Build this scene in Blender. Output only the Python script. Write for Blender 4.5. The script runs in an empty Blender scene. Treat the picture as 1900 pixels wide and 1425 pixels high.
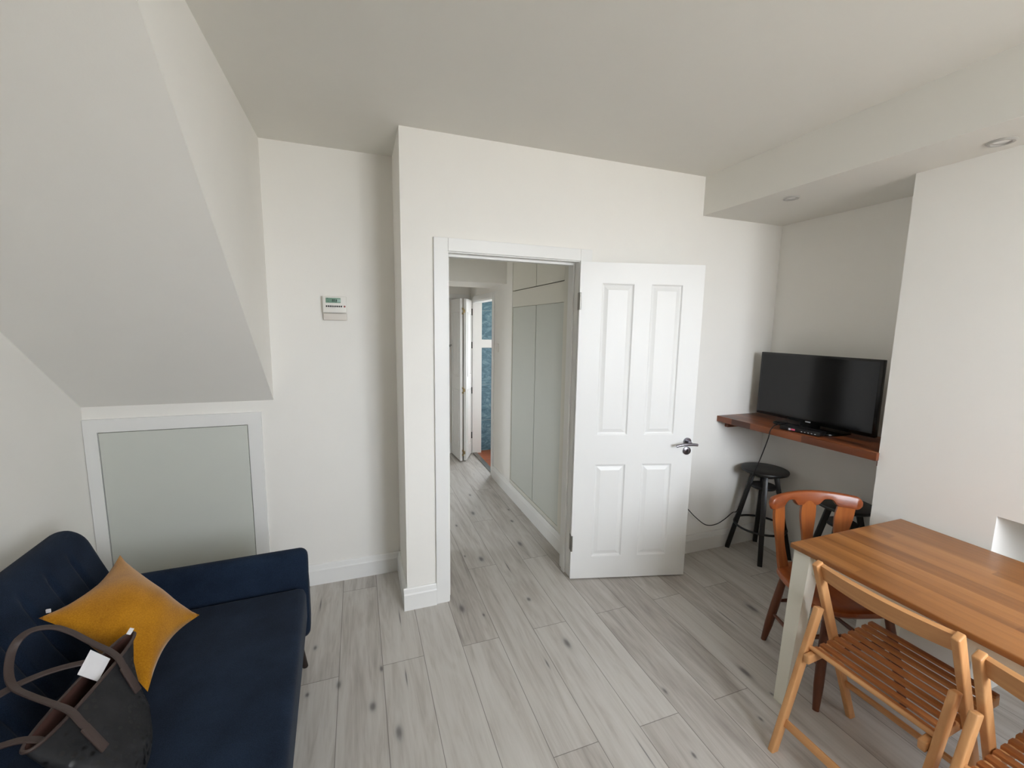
import bpy, bmesh, math, random
from mathutils import Vector, Matrix, Euler
random.seed(7)
PI = math.pi
SC = bpy.context.scene
COL = SC.collection

# ------------------------------------------------------------------ materials
def srgb(r, g, b):
    def f(c):
        c /= 255.0
        return c/12.92 if c <= 0.04045 else ((c+0.055)/1.055)**2.4
    return (f(r), f(g), f(b), 1.0)

class NT:
    def __init__(self, name):
        self.m = bpy.data.materials.new(name)
        self.m.use_nodes = True
        self.t = self.m.node_tree
        self.b = self.t.nodes['Principled BSDF']
    def n(self, kind, **kw):
        nd = self.t.nodes.new(kind)
        for k, v in kw.items():
            setattr(nd, k, v)
        return nd
    def l(self, a, b):
        self.t.links.new(a, b)
    def math(self, op, a, b=None, c=None, clamp=False):
        nd = self.n('ShaderNodeMath', operation=op, use_clamp=clamp)
        for i, v in enumerate((a, b, c)):
            if v is None: continue
            if isinstance(v, (int, float)): nd.inputs[i].default_value = v
            else: self.l(v, nd.inputs[i])
        return nd.outputs[0]
    def coord(self, scale=(1, 1, 1), rot=(0, 0, 0), loc=(0, 0, 0)):
        tc = self.n('ShaderNodeTexCoord')
        mp = self.n('ShaderNodeMapping')
        mp.inputs['Scale'].default_value = scale
        mp.inputs['Rotation'].default_value = rot
        mp.inputs['Location'].default_value = loc
        self.l(tc.outputs['Object'], mp.inputs['Vector'])
        return mp.outputs[0]
    def noise(self, vec, scale, detail=4, rough=0.55, dist=0.0):
        nd = self.n('ShaderNodeTexNoise')
        nd.inputs['Scale'].default_value = scale
        nd.inputs['Detail'].default_value = detail
        nd.inputs['Roughness'].default_value = rough
        nd.inputs['Distortion'].default_value = dist
        if vec is not None: self.l(vec, nd.inputs['Vector'])
        return nd.outputs['Fac']
    def ramp(self, fac, stops):
        nd = self.n('ShaderNodeValToRGB')
        cr = nd.color_ramp
        while len(cr.elements) < len(stops): cr.elements.new(0.5)
        for e, (p, c) in zip(cr.elements, stops):
            e.position = p
            e.color = c if len(c) == 4 else (*c, 1)
        self.l(fac, nd.inputs['Fac'])
        return nd.outputs['Color']
    def mix(self, fac, a, b, blend='MIX'):
        nd = self.n('ShaderNodeMix', data_type='RGBA', blend_type=blend)
        for sock, v in ((nd.inputs[0], fac), (nd.inputs[6], a), (nd.inputs[7], b)):
            if isinstance(v, (int, float)): sock.default_value = v
            elif isinstance(v, tuple): sock.default_value = v
            else: self.l(v, sock)
        return nd.outputs[2]
    def bump(self, h, strength=0.2, dist=0.01):
        nd = self.n('ShaderNodeBump')
        nd.inputs['Strength'].default_value = strength
        nd.inputs['Distance'].default_value = dist
        self.l(h, nd.inputs['Height'])
        self.l(nd.outputs[0], self.b.inputs['Normal'])
    def base(self, v):
        if isinstance(v, tuple): self.b.inputs['Base Color'].default_value = v
        else: self.l(v, self.b.inputs['Base Color'])
    def set(self, rough=None, metal=None, spec=None, coat=None, sheen=None):
        if rough is not None: self.b.inputs['Roughness'].default_value = rough
        if metal is not None: self.b.inputs['Metallic'].default_value = metal
        if spec is not None: self.b.inputs['Specular IOR Level'].default_value = spec
        if coat is not None: self.b.inputs['Coat Weight'].default_value = coat
        if sheen is not None: self.b.inputs['Sheen Weight'].default_value = sheen
        return self

def plain(name, col, rough=0.5, metal=0.0, spec=0.5, bumps=0.0, bscale=60, var=0.03):
    k = NT(name)
    v = k.coord()
    nz = k.noise(v, 6.0, 3)
    dark = tuple(c*(1-var) for c in col[:3]) + (1,)
    lite = tuple(min(1, c*(1+var)) for c in col[:3]) + (1,)
    k.base(k.ramp(nz, [(0.3, dark), (0.7, lite)]))
    if bumps: k.bump(k.noise(v, bscale, 5), bumps, 0.004)
    k.set(rough, metal, spec)
    return k.m

def wood(name, dark, mid, light, axis='z', rough=0.4, fine=1.0, staves=None, spec=0.5, streak=0.75):
    """Timber: grain stretched along `axis`; staves=(width, length, across-axis) gives glued strips of differing tone."""
    k = NT(name)
    sc = {'x': (1.6, 26, 26), 'y': (26, 1.6, 26), 'z': (26, 26, 1.6)}[axis]
    v = k.coord(tuple(s*fine for s in sc))
    g = k.noise(v, 1.0, 6, 0.62, 0.6)
    v2 = k.coord(tuple(s*fine*0.33 for s in sc))
    g2 = k.noise(v2, 1.0, 3, 0.5, 1.2)
    f = k.math('ADD', k.math('MULTIPLY', g, 0.6), k.math('MULTIPLY', g2, 0.4))
    if staves:
        w, L, ax = staves
        tc = k.n('ShaderNodeTexCoord'); sp = k.n('ShaderNodeSeparateXYZ')
        k.l(tc.outputs['Object'], sp.inputs[0])
        row = k.math('FLOOR', k.math('DIVIDE', sp.outputs[ax.upper()], w))
        wn = k.n('ShaderNodeTexWhiteNoise', noise_dimensions='1D'); k.l(row, wn.inputs['W'])
        along = k.math('ADD', k.math('DIVIDE', sp.outputs[axis.upper()], L), k.math('MULTIPLY', wn.outputs['Value'], 7.3))
        cell = k.math('FLOOR', along)
        cb = k.n('ShaderNodeCombineXYZ'); k.l(row, cb.inputs[0]); k.l(cell, cb.inputs[1])
        w2 = k.n('ShaderNodeTexWhiteNoise', noise_dimensions='2D'); k.l(cb.outputs[0], w2.inputs['Vector'])
        f = k.math('ADD', k.math('MULTIPLY', f, streak), k.math('MULTIPLY', k.math('SUBTRACT', w2.outputs['Value'], 0.35), 1.0-streak+0.06))
    k.base(k.ramp(f, [(0.22, dark), (0.5, mid), (0.78, light)]))
    k.bump(g, 0.08, 0.002)
    k.set(rough, 0, spec)
    return k.m

def make_floor_mat():
    k = NT('grey_oak_laminate')
    tc = k.n('ShaderNodeTexCoord'); sp = k.n('ShaderNodeSeparateXYZ')
    k.l(tc.outputs['Object'], sp.inputs[0])
    X, Y = sp.outputs[0], sp.outputs[1]
    W, L = 0.1933, 1.3225
    u = k.math('DIVIDE', k.math('SUBTRACT', X, 0.0655), W)
    row = k.math('FLOOR', u); fu = k.math('FRACT', u)
    par = k.math('MODULO', k.math('ADD', row, 100), 2.0)
    v = k.math('ADD', k.math('DIVIDE', k.math('SUBTRACT', Y, 1.921), L), k.math('MULTIPLY', par, 0.5))
    pl = k.math('FLOOR', v); fv = k.math('FRACT', v)
    cb = k.n('ShaderNodeCombineXYZ'); k.l(row, cb.inputs[0]); k.l(pl, cb.inputs[1])
    wn = k.n('ShaderNodeTexWhiteNoise', noise_dimensions='2D'); k.l(cb.outputs[0], wn.inputs['Vector'])
    rnd = wn.outputs['Value']
    # grain coordinates shifted per plank
    off = k.n('ShaderNodeVectorMath', operation='MULTIPLY_ADD')
    k.l(wn.outputs['Color'], off.inputs[0]); off.inputs[1].default_value = (9, 9, 9)
    k.l(tc.outputs['Object'], off.inputs[2])
    def gr(scale, s, detail, dist):
        mp = k.n('ShaderNodeMapping'); mp.inputs['Scale'].default_value = scale
        k.l(off.outputs[0], mp.inputs['Vector'])
        return k.noise(mp.outputs[0], s, detail, 0.6, dist)
    fine = gr((34, 2.2, 1), 1.0, 6, 0.8)
    broad = gr((9, 0.9, 1), 1.0, 3, 1.5)
    cath = gr((16, 1.6, 1), 1.0, 2, 3.0)
    f = k.math('ADD', k.math('MULTIPLY', fine, 0.3), k.math('ADD', k.math('MULTIPLY', broad, 0.42), k.math('MULTIPLY', cath, 0.28)))
    f = k.math('ADD', f, k.math('MULTIPLY', k.math('SUBTRACT', rnd, 0.5), 0.12))
    col = k.ramp(f, [(0.27, srgb(138, 131, 126)), (0.43, srgb(172, 166, 159)), (0.55, srgb(190, 186, 180)), (0.75, srgb(203, 200, 195))])
    # knots where the boards have them
    knots = [(0.514, 2.207, .022, .062), (0.618, 2.115, .010, .022), (0.91, 2.163, .017, .028), (0.962, 1.77, .024, .062),
             (0.013, 1.707, .022, .040), (0.108, 1.55, .021, .058), (-0.246, 2.147, .013, .026), (-0.127, 1.871, .016, .040),
             (-0.254, 1.859, .012, .02), (0.058, 1.905, .012, .03), (-0.247, 2.50, .005, .085), (0.173, 2.242, .005, .10),
             (0.163, 1.818, .005, .08), (0.811, 1.683, .006, .05), (2.113, 1.674, .024, .075), (1.677, 1.33, .022, .06),
             (1.687, 1.199, .010, .018), (1.531, 1.124, .010, .022), (1.154, 1.094, .010, .022), (1.245, 1.368, .012, .03),
             (1.906, 1.656, .005, .13), (0.968, 3.807, .016, .045), (0.893, 3.41, .022, .06), (1.164, 3.162, .018, .035),
             (1.093, 2.791, .022, .06), (0.763, 2.678, .024, .05), (0.663, 2.75, .009, .02), (0.708, 3.225, .012, .03),
             (0.905, 2.534, .006, .12), (1.21, 3.381, .012, .03), (0.985, 1.16, .004, .12)]
    warp = k.math('MULTIPLY', k.math('SUBTRACT', gr((30, 8, 1), 1.0, 3, 0.5), 0.5), 0.9)
    tot = None
    for (kx, ky, rx, ry) in knots:
        rx, ry = rx*.72, ry*.68
        dx = k.math('DIVIDE', k.math('SUBTRACT', X, kx), rx)
        dy = k.math('DIVIDE', k.math('SUBTRACT', Y, ky), ry)
        d = k.math('ADD', k.math('ADD', k.math('POWER', dx, 2.0), k.math('POWER', dy, 2.0)), warp)
        a = k.math('DIVIDE', 0.42, k.math('ADD', k.math('MULTIPLY', k.math('MAXIMUM', d, 0.0), k.math('MAXIMUM', d, 0.0)), 0.42))
        tot = a if tot is None else k.math('MAXIMUM', tot, a)
    tot = k.math('MULTIPLY', tot, 0.77)
    col = k.mix(tot, col, srgb(78, 76, 78))
    # joints between boards
    ex = k.math('MULTIPLY', k.math('MINIMUM', fu, k.math('SUBTRACT', 1.0, fu)), W)
    ey = k.math('MULTIPLY', k.math('MINIMUM', fv, k.math('SUBTRACT', 1.0, fv)), L)
    e = k.math('MINIMUM', ex, ey)
    gap = k.math('SUBTRACT', 1.0, k.math('DIVIDE', e, 0.0022), clamp=True)
    col = k.mix(k.math('MULTIPLY', gap, 0.9), col, srgb(84, 77, 70))
    k.base(col)
    h = k.math('SUBTRACT', k.math('MULTIPLY', fine, 0.25), gap)
    k.bump(h, 0.15, 0.002)
    k.set(0.42, 0, 0.45)
    return k.m

def make_tile_mat():
    k = NT('blue_slate_tile')
    v = k.coord((1, 1, 1))
    a = k.noise(k.coord((5, 5, 9)), 1.6, 7, 0.68, 1.4)
    c = k.ramp(a, [(0.3, srgb(52, 84, 102)), (0.5, srgb(80, 116, 132)), (0.72, srgb(134, 162, 172))])
    sp = k.n('ShaderNodeSeparateXYZ'); tc = k.n('ShaderNodeTexCoord'); k.l(tc.outputs['Object'], sp.inputs[0])
    fz = k.math('FRACT', k.math('DIVIDE', k.math('SUBTRACT', sp.outputs[2], 0.404), 0.464))
    fx = k.math('FRACT', k.math('DIVIDE', k.math('SUBTRACT', sp.outputs[0], 1.72), 0.6))
    ez = k.math('MULTIPLY', k.math('MINIMUM', fz, k.math('SUBTRACT', 1, fz)), 0.464)
    ex = k.math('MULTIPLY', k.math('MINIMUM', fx, k.math('SUBTRACT', 1, fx)), 0.6)
    g = k.math('LESS_THAN', k.math('MINIMUM', ez, ex), 0.003)
    k.base(k.mix(g, c, srgb(128, 146, 152)))
    k.set(0.35)
    return k.m

def fabric(name, c1, c2, scale=420, rough=0.9, sheen=0.2, big=7, bump=0.25):
    k = NT(name)
    v = k.coord()
    weave = k.noise(v, scale, 2, 0.7)
    cloud = k.noise(v, big, 4, 0.55)
    f = k.math('ADD', k.math('MULTIPLY', weave, 0.55), k.math('MULTIPLY', cloud, 0.45))
    k.base(k.ramp(f, [(0.34, c1), (0.66, c2)]))
    k.bump(weave, bump, 0.002)
    k.set(rough, 0, 0.1, sheen=sheen)
    return k.m

def bag_mat():
    k = NT('black_woven_hide')
    v = k.coord()
    vo = k.n('ShaderNodeTexVoronoi'); vo.inputs['Scale'].default_value = 62
    k.l(v, vo.inputs['Vector'])
    spots = k.math('LESS_THAN', vo.outputs['Distance'], 0.36)
    patch = k.math('GREATER_THAN', k.noise(v, 11, 3), 0.5)
    m = k.math('MULTIPLY', spots, patch)
    cloud = k.noise(v, 16, 4)
    basec = k.ramp(cloud, [(0.3, srgb(13, 14, 17)), (0.7, srgb(34, 34, 37))])
    k.base(k.mix(m, basec, srgb(10, 10, 12)))
    k.bump(vo.outputs['Distance'], 0.3, 0.003)
    k.l(k.math('SUBTRACT', 0.75, k.math('MULTIPLY', m, 0.3)), k.b.inputs['Roughness'])
    return k.m

M = {}
M['wall'] = plain('white_wall_paint', srgb(233, 231, 226), 0.85, spec=0.2, bumps=0.05, bscale=140, var=0.006)
M['ceil'] = plain('white_ceiling_paint', srgb(225, 223, 217), 0.9, spec=0.15, bumps=0.04, bscale=120, var=0.006)
M['gloss'] = plain('white_gloss_paint', srgb(228, 228, 226), 0.42, var=0.004)
M['panelgrey'] = plain('pale_grey_green_paint', srgb(200, 203, 196), 0.6, var=0.006)
M['wardrobe'] = plain('wardrobe_paint', srgb(216, 214, 204), 0.6, var=0.006)
M['gapdark'] = plain('gap_shade_paint', srgb(60, 56, 50), 0.9)  # dark colour painting the shade inside door and hatch gaps
M['floor'] = make_floor_mat()
M['tile'] = make_tile_mat()
M['bathwood'] = wood('red_brown_floorboard', srgb(96, 48, 26), srgb(150, 82, 46), srgb(178, 106, 62), 'x', 0.35)
M['navy'] = fabric('navy_wool_fabric', srgb(16, 25, 39), srgb(34, 47, 66), 380, 0.95, 0.04)
M['mustard'] = fabric('mustard_velvet', srgb(150, 97, 8), srgb(188, 130, 24), 260, 0.85, 0.3, 9, 0.2)
M['darkleg'] = wood('dark_stained_wood', srgb(22, 15, 12), srgb(38, 27, 22), srgb(56, 40, 32), 'z', 0.45)
M['tabletop_y'] = wood('oiled_pine_tabletop', srgb(114, 68, 31), srgb(162, 107, 56), srgb(190, 136, 79), 'y', 0.36, 0.8, (0.043, 0.9, 'x'), streak=0.8)
M['tablewhite'] = plain('cream_white_table_paint', srgb(228, 226, 214), 0.5, var=0.01)
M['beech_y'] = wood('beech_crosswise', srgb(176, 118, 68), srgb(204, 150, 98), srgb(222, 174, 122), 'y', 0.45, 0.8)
M['beech_z'] = wood('beech_upright', srgb(176, 118, 68), srgb(204, 150, 98), srgb(222, 174, 122), 'z', 0.45, 0.8)
M['beech_x'] = wood('beech_lengthwise', srgb(176, 118, 68), srgb(204, 150, 98), srgb(222, 174, 122), 'x', 0.45, 0.8)
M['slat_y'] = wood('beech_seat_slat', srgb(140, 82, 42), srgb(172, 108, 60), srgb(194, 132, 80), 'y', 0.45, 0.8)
M['cherry_x'] = wood('red_brown_varnish_crosswise', srgb(88, 40, 15), srgb(128, 63, 27), srgb(156, 86, 42), 'x', 0.3, 0.8)
M['cherry_z'] = wood('red_brown_varnish_upright', srgb(104, 50, 18), srgb(150, 82, 34), srgb(180, 112, 52), 'z', 0.32, 0.8)
M['cherry_y'] = wood('red_brown_varnish_seat', srgb(96, 42, 14), srgb(138, 70, 28), srgb(164, 92, 42), 'y', 0.3, 0.8)
M['cherry_leg'] = wood('brown_turned_leg', srgb(68, 32, 16), srgb(98, 52, 28), srgb(120, 68, 38), 'z', 0.4, 0.8)
M['walnut'] = wood('walnut_worktop', srgb(70, 34, 18), srgb(122, 66, 36), srgb(158, 94, 54), 'y', 0.35, 0.8, (0.04, 0.45, 'x'), streak=0.6)
M['blackpaint'] = plain('black_satin_paint', srgb(17, 16, 17), 0.35, var=0.05)
M['blackseat'] = plain('black_seat_lacquer', srgb(24, 23, 21), 0.4, var=0.05)
M['bezel'] = plain('black_gloss_plastic', srgb(9, 9, 10), 0.22)
M['screen'] = plain('dark_display_glass', srgb(14, 14, 15), 0.16, spec=0.45)
M['blackplastic'] = plain('black_plastic', srgb(12, 12, 13), 0.4)
M['cablemat'] = plain('black_cable_rubber', srgb(14, 13, 14), 0.55)
M['chrome'] = plain('polished_chrome', srgb(142, 140, 148), 0.24, 1.0)
M['steel'] = plain('brushed_steel', srgb(150, 148, 142), 0.36, 1.0)
M['brass'] = plain('brass', srgb(164, 146, 110), 0.4, 1.0)
M['keyhole'] = plain('keyhole_dark', srgb(8, 8, 8), 0.8)
M['whiteplastic'] = plain('white_plastic', srgb(226, 224, 218), 0.45, var=0.005)
M['offplastic'] = plain('aged_white_plastic', srgb(214, 208, 200), 0.5, var=0.005)
M['lcd'] = plain('green_lcd', srgb(116, 150, 132), 0.3)
M['lcdink'] = plain('lcd_segment', srgb(18, 34, 30), 0.5)
M['button'] = plain('black_button', srgb(22, 18, 18), 0.5)
M['redbutton'] = plain('red_button', srgb(140, 64, 58), 0.5)
M['bag'] = bag_mat()
M['baglining'] = plain('brown_bag_lining', srgb(74, 44, 36), 0.8, bumps=0.2)
M['strap'] = plain('brown_leather_strap', srgb(64, 50, 46), 0.5, bumps=0.15, bscale=90, var=0.08)
M['card'] = plain('white_card', srgb(226, 226, 230), 0.7)
M['pink'] = plain('pink_print', srgb(214, 92, 120), 0.5)
M['paleprint'] = plain('pale_print', srgb(196, 198, 204), 0.5)
M['ringgrey'] = plain('satin_grey_metal', srgb(170, 168, 164), 0.35, var=.01)
M['lampglass'] = plain('lamp_lens', srgb(238, 238, 236), 0.15)

# ------------------------------------------------------------------ mesh builder
class MB:
    def __init__(self):
        self.bm = bmesh.new()
    def _xf(self, verts, m):
        if m is not None:
            for v in verts: v.co = m @ v.co
    def box(self, x0, x1, y0, y1, z0, z1, bev=0.0, seg=2, m=None):
        b = bmesh.new()
        vs = [b.verts.new(p) for p in ((x0,y0,z0),(x1,y0,z0),(x1,y1,z0),(x0,y1,z0),(x0,y0,z1),(x1,y0,z1),(x1,y1,z1),(x0,y1,z1))]
        for f in ((0,3,2,1),(4,5,6,7),(0,1,5,4),(1,2,6,5),(2,3,7,6),(3,0,4,7)):
            b.faces.new([vs[i] for i in f])
        if bev > 0:
            bmesh.ops.bevel(b, geom=list(b.edges), offset=bev, segments=seg, affect='EDGES', profile=0.5)
        self._xf(b.verts, m)
        self._merge(b)
        return self
    def _merge(self, b):
        me = bpy.data.meshes.new('tmp')
        b.to_mesh(me); b.free()
        self.bm.from_mesh(me)
        bpy.data.meshes.remove(me)
    def beam(self, p0, p1, w, t, up=(0, 0, 1), bev=0.003, seg=2):
        """Rectangular bar from p0 to p1; w across `side`, t along the `up`-ish direction."""
        p0, p1 = Vector(p0), Vector(p1)
        d = (p1-p0); L = d.length; d.normalize()
        s = d.cross(Vector(up)).normalized(); u = s.cross(d).normalized()
        m = Matrix((( s.x, d.x, u.x, p0.x), (s.y, d.y, u.y, p0.y), (s.z, d.z, u.z, p0.z), (0, 0, 0, 1)))
        return self.box(-w/2, w/2, 0, L, -t/2, t/2, bev, seg, m)
    def rings(self, rings, cap0=True, cap1=True, closed=True):
        bm = self.bm
        vr = [[bm.verts.new(p) for p in r] for r in rings]
        n = len(vr[0])
        for a, b in zip(vr, vr[1:]):
            for i in range(n if closed else n-1):
                j = (i+1) % n
                try: bm.faces.new((a[i], a[j], b[j], b[i]))
                except ValueError: pass
        if cap0 and closed: bm.faces.new(list(reversed(vr[0])))
        if cap1 and closed: bm.faces.new(vr[-1])
        return self
    def rod(self, p0, p1, r0, r1=None, n=14, prof=None):
        """Round bar; prof = [(t, radius)...] for a turned shape."""
        p0, p1 = Vector(p0), Vector(p1)
        if r1 is None: r1 = r0
        d = (p1-p0).normalized()
        a = d.orthogonal().normalized(); b = d.cross(a)
        prof = prof or [(0, r0), (1, r1)]
        rr = []
        for t, r in prof:
            c = p0.lerp(p1, t)
            rr.append([c + a*r*math.cos(2*PI*i/n) + b*r*math.sin(2*PI*i/n) for i in range(n)])
        return self.rings(rr)
    def lathe(self, c, prof, n=40, axis='z'):
        rr = []
        for r, h in prof:
            ring = []
            for i in range(n):
                a = 2*PI*i/n
                if axis == 'z': p = (c[0]+r*math.cos(a), c[1]+r*math.sin(a), c[2]+h)
                elif axis == 'y': p = (c[0]+r*math.cos(a), c[1]+h, c[2]+r*math.sin(a))
                else: p = (c[0]+h, c[1]+r*math.cos(a), c[2]+r*math.sin(a))
                ring.append(Vector(p))
            rr.append(ring)
        return self.rings(rr)
    def tube(self, pts, r, n=8, smooth=6):
        """Round cord through pts (Catmull-Rom)."""
        path = spline(pts, smooth)
        rr = []
        prev = None
        for i, p in enumerate(path):
            t = (path[min(i+1, len(path)-1)] - path[max(i-1, 0)]).normalized()
            if prev is None: a = t.orthogonal().normalized()
            else: a = (prev - t*prev.dot(t)).normalized()
            prev = a
            b = t.cross(a)
            rr.append([p + a*r*math.cos(2*PI*k/n) + b*r*math.sin(2*PI*k/n) for k in range(n)])
        return self.rings(rr)
    def strap(self, pts, w, th, normals, smooth=6):
        path = spline(pts, smooth); nr = spline(normals, smooth)
        rr = []
        for i, p in enumerate(path):
            t = (path[min(i+1, len(path)-1)] - path[max(i-1, 0)]).normalized()
            nn = nr[i]; nn = (nn - t*nn.dot(t)).normalized()
            s = t.cross(nn)
            c = []
            for q in range(10):
                a = 2*PI*q/10
                ca, sa = math.cos(a), math.sin(a)
                c.append(p + s*(w/2)*math.copysign(abs(ca)**0.5, ca) + nn*(th/2)*math.copysign(abs(sa)**0.5, sa))
            rr.append(c)
        return self.rings(rr)
    def prism(self, poly, axis, a0, a1, bev=0.0, seg=2):
        """Closed outline extruded along an axis; poly holds the two other coordinates in xyz order."""
        b = bmesh.new()
        def P(q, a):
            return {'x': (a, q[0], q[1]), 'y': (q[0], a, q[1]), 'z': (q[0], q[1], a)}[axis]
        v0 = [b.verts.new(P(q, a0)) for q in poly]; v1 = [b.verts.new(P(q, a1)) for q in poly]
        n = len(poly)
        b.faces.new(v0); b.faces.new(list(reversed(v1)))
        for i in range(n):
            b.faces.new((v0[i], v1[i], v1[(i+1) % n], v0[(i+1) % n]))
        bmesh.ops.recalc_face_normals(b, faces=list(b.faces))
        if bev > 0:
            bmesh.ops.bevel(b, geom=list(b.edges), offset=bev, segments=seg, affect='EDGES', profile=0.5)
        self._merge(b)
        return self
    def build(self, name, mat, parent=None, smooth=True, angle=40):
        me = bpy.data.meshes.new(name)
        bmesh.ops.recalc_face_normals(self.bm, faces=list(self.bm.faces))
        self.bm.to_mesh(me); self.bm.free()
        me.materials.append(mat)
        if smooth:
            for p in me.polygons: p.use_smooth = True
            try: me.set_sharp_from_angle(angle=math.radians(angle))
            except Exception: pass
        o = bpy.data.objects.new(name, me)
        COL.objects.link(o)
        if parent is not None: o.parent = parent
        return o

def spline(pts, k):
    P = [Vector(p) for p in pts]
    out = []
    for i in range(len(P)-1):
        p0 = P[max(i-1, 0)]; p1 = P[i]; p2 = P[i+1]; p3 = P[min(i+2, len(P)-1)]
        for j in range(k):
            t = j/k
            out.append(0.5*((2*p1) + (p2-p0)*t + (2*p0-5*p1+4*p2-p3)*t*t + (3*p1-p0-3*p2+p3)*t**3))
    out.append(P[-1])
    return out

def tag(o, label=None, cat=None, group=None, kind=None):
    if label: o['label'] = label
    if cat: o['category'] = cat
    if group: o['group'] = group
    if kind: o['kind'] = kind
    return o

def empty(name, loc, rz=0.0, label=None, cat=None, group=None, kind=None):
    o = bpy.data.objects.new(name, None)
    o.empty_display_size = 0.1
    COL.objects.link(o)
    o.location = loc; o.rotation_euler = (0, 0, rz)
    return tag(o, label, cat, group, kind)

def struct(name, mb, mat, label=None, cat=None, parent=None, smooth=False):
    o = mb.build(name, mat, parent, smooth)
    if parent is None: tag(o, label, cat, None, 'structure')
    return o

def copy_tree(o, parent=None):
    c = o.copy(); COL.objects.link(c)
    if parent is not None: c.parent = parent
    for ch in list(o.children): copy_tree(ch, c)
    return c

# ------------------------------------------------------------------ the room (metres; camera stands over x=0, y=0)
YB, YA = 2.305, 2.73            # wall with the door / wall with the thermostat
XL, XO = -0.462, -1.325         # side of the stair box / outer left wall
XB, XA = 2.461, 2.845           # chimney breast face / alcove wall
YBR = 1.337                     # far end of the chimney breast
ZC, ZB = 2.575, 2.335           # ceiling / underside of the boxed beam
YR = -1.4                      # window wall behind the camera
XH = 1.33                       # right wall of the hall
XP = 0.222                      # outer corner of the door wall

f = MB(); f.box(-1.45, XH+0.06, YR-0.1, 5.25, -0.05, 0); f.box(XH+0.06, 3.0, YR-0.1, 2.4, -0.05, 0)
struct('floor', f, M['floor'], 'pale grey oak plank floor running from the room into the hall', 'floor')
f = MB(); f.box(XH+0.06, 3.0, 4.0, 5.3, -0.05, 0.002)
struct('floor_bathroom', f, M['bathwood'], 'red brown board floor beyond the bathroom doorway', 'floor')
f = MB(); f.box(XH+0.005, XH+0.06, 4.285, 5.12, 0, 0.010, 0.003)
struct('trim_1', f, M['steel'], 'metal threshold strip under the bathroom doorway', 'threshold')

c = MB(); c.box(-1.45, 3.0, YR-0.1, 2.9, ZC, ZC+0.1)
struct('ceiling', c, M['ceil'], 'flat white ceiling over the living room', 'ceiling')
c = MB(); c.box(2.137, XA+0.05, YR, YB+0.03, ZB, ZC+0.02)
struct('ceiling_beam', c, M['ceil'], 'boxed white bulkhead along the right side of the ceiling', 'bulkhead')

# stair box: sloping soffit over the sofa with an upright triangular side
zs = 1.167; k = 0.853
ys = YA-(ZC-zs)/k
w = MB(); w.prism([(YA+0.02, zs-0.02*k), (ys, ZC+0.01), (YA+0.02, ZC+0.01)], 'x', XO-0.02, XL)
struct('ceiling_stair', w, M['wall'], 'white sloping stair soffit over the sofa corner', 'sloping ceiling')

w = MB(); w.box(XO-0.1, XO, YR-0.1, YA+0.1, 0, ZC+0.05)
struct('wall_left', w, M['wall'], 'plain white wall behind the sofa', 'wall')
w = MB(); w.box(XO-0.1, XP+0.03, YA, YA+0.1, 0, ZC+0.05)
struct('wall_back', w, M['wall'], 'white wall carrying the thermostat and the access hatch', 'wall')
w = MB()
w.box(XP, 0.440, YB, YA+0.1, 0, ZC+0.05)
w.box(0.440, 1.270, YB, YB+0.13, 2.012, ZC+0.05)
w.box(1.270, 3.0, YB, YB+0.13, 0, ZC+0.05)
struct('wall_door', w, M['wall'], 'white wall pierced by the living room doorway', 'wall')
w = MB(); w.box(XA, 3.0, YBR-0.05, YB+0.05, 0, ZB+0.05)
struct('wall_alcove', w, M['wall'], 'white alcove wall behind the television', 'wall')
w = MB()
ny0, ny1, nz = -0.15, 0.893, 0.858
w.box(XB, 3.0, YR-0.1, ny0, 0, ZB+0.05)
w.box(XB, 3.0, ny1, YBR, 0, ZB+0.05)
w.box(XB, 3.0, ny0, ny1, nz, ZB+0.05)
w.box(XB+0.36, 3.0, ny0, ny1, 0, nz)
struct('wall_right', w, M['wall'], 'white chimney breast with an empty fireplace opening beside the table', 'wall')
# window wall behind the camera
WX0, WX1, WZ0, WZ1 = 0.9, 2.3, 1.15, 2.48
w = MB()
w.box(XO-0.1, WX0, YR-0.42, YR, 0, ZC+0.05)
w.box(WX1, 3.0, YR-0.42, YR, 0, ZC+0.05)
w.box(WX0, WX1, YR-0.42, YR, 0, WZ0)
w.box(WX0, WX1, YR-0.42, YR, WZ1, ZC+0.05)
struct('wall_front', w, M['wall'], 'white wall around the living room window', 'wall')
wn = empty('window_1', (0, YR-0.36, 0), label='white framed living room window', cat='window', kind='structure')
w = MB()
for (a, b, z0, z1) in ((WX0, WX0+0.05, WZ0, WZ1), (WX1-0.05, WX1, WZ0, WZ1), (WX0, WX1, WZ0, WZ0+0.05), (WX0, WX1, WZ1-0.05, WZ1),
                       ((WX0+WX1)/2-0.03, (WX0+WX1)/2+0.03, WZ0, WZ1)):
    w.box(a, b, -0.03, 0.03, z0, z1, 0.004)
w.build('window_frame', M['gloss'], wn)
w = MB(); w.box(WX0-0.05, WX1+0.05, 0.03, 0.42, WZ0-0.005, WZ0+.02, 0.004); w.build('window_sill', M['gloss'], wn)

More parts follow.
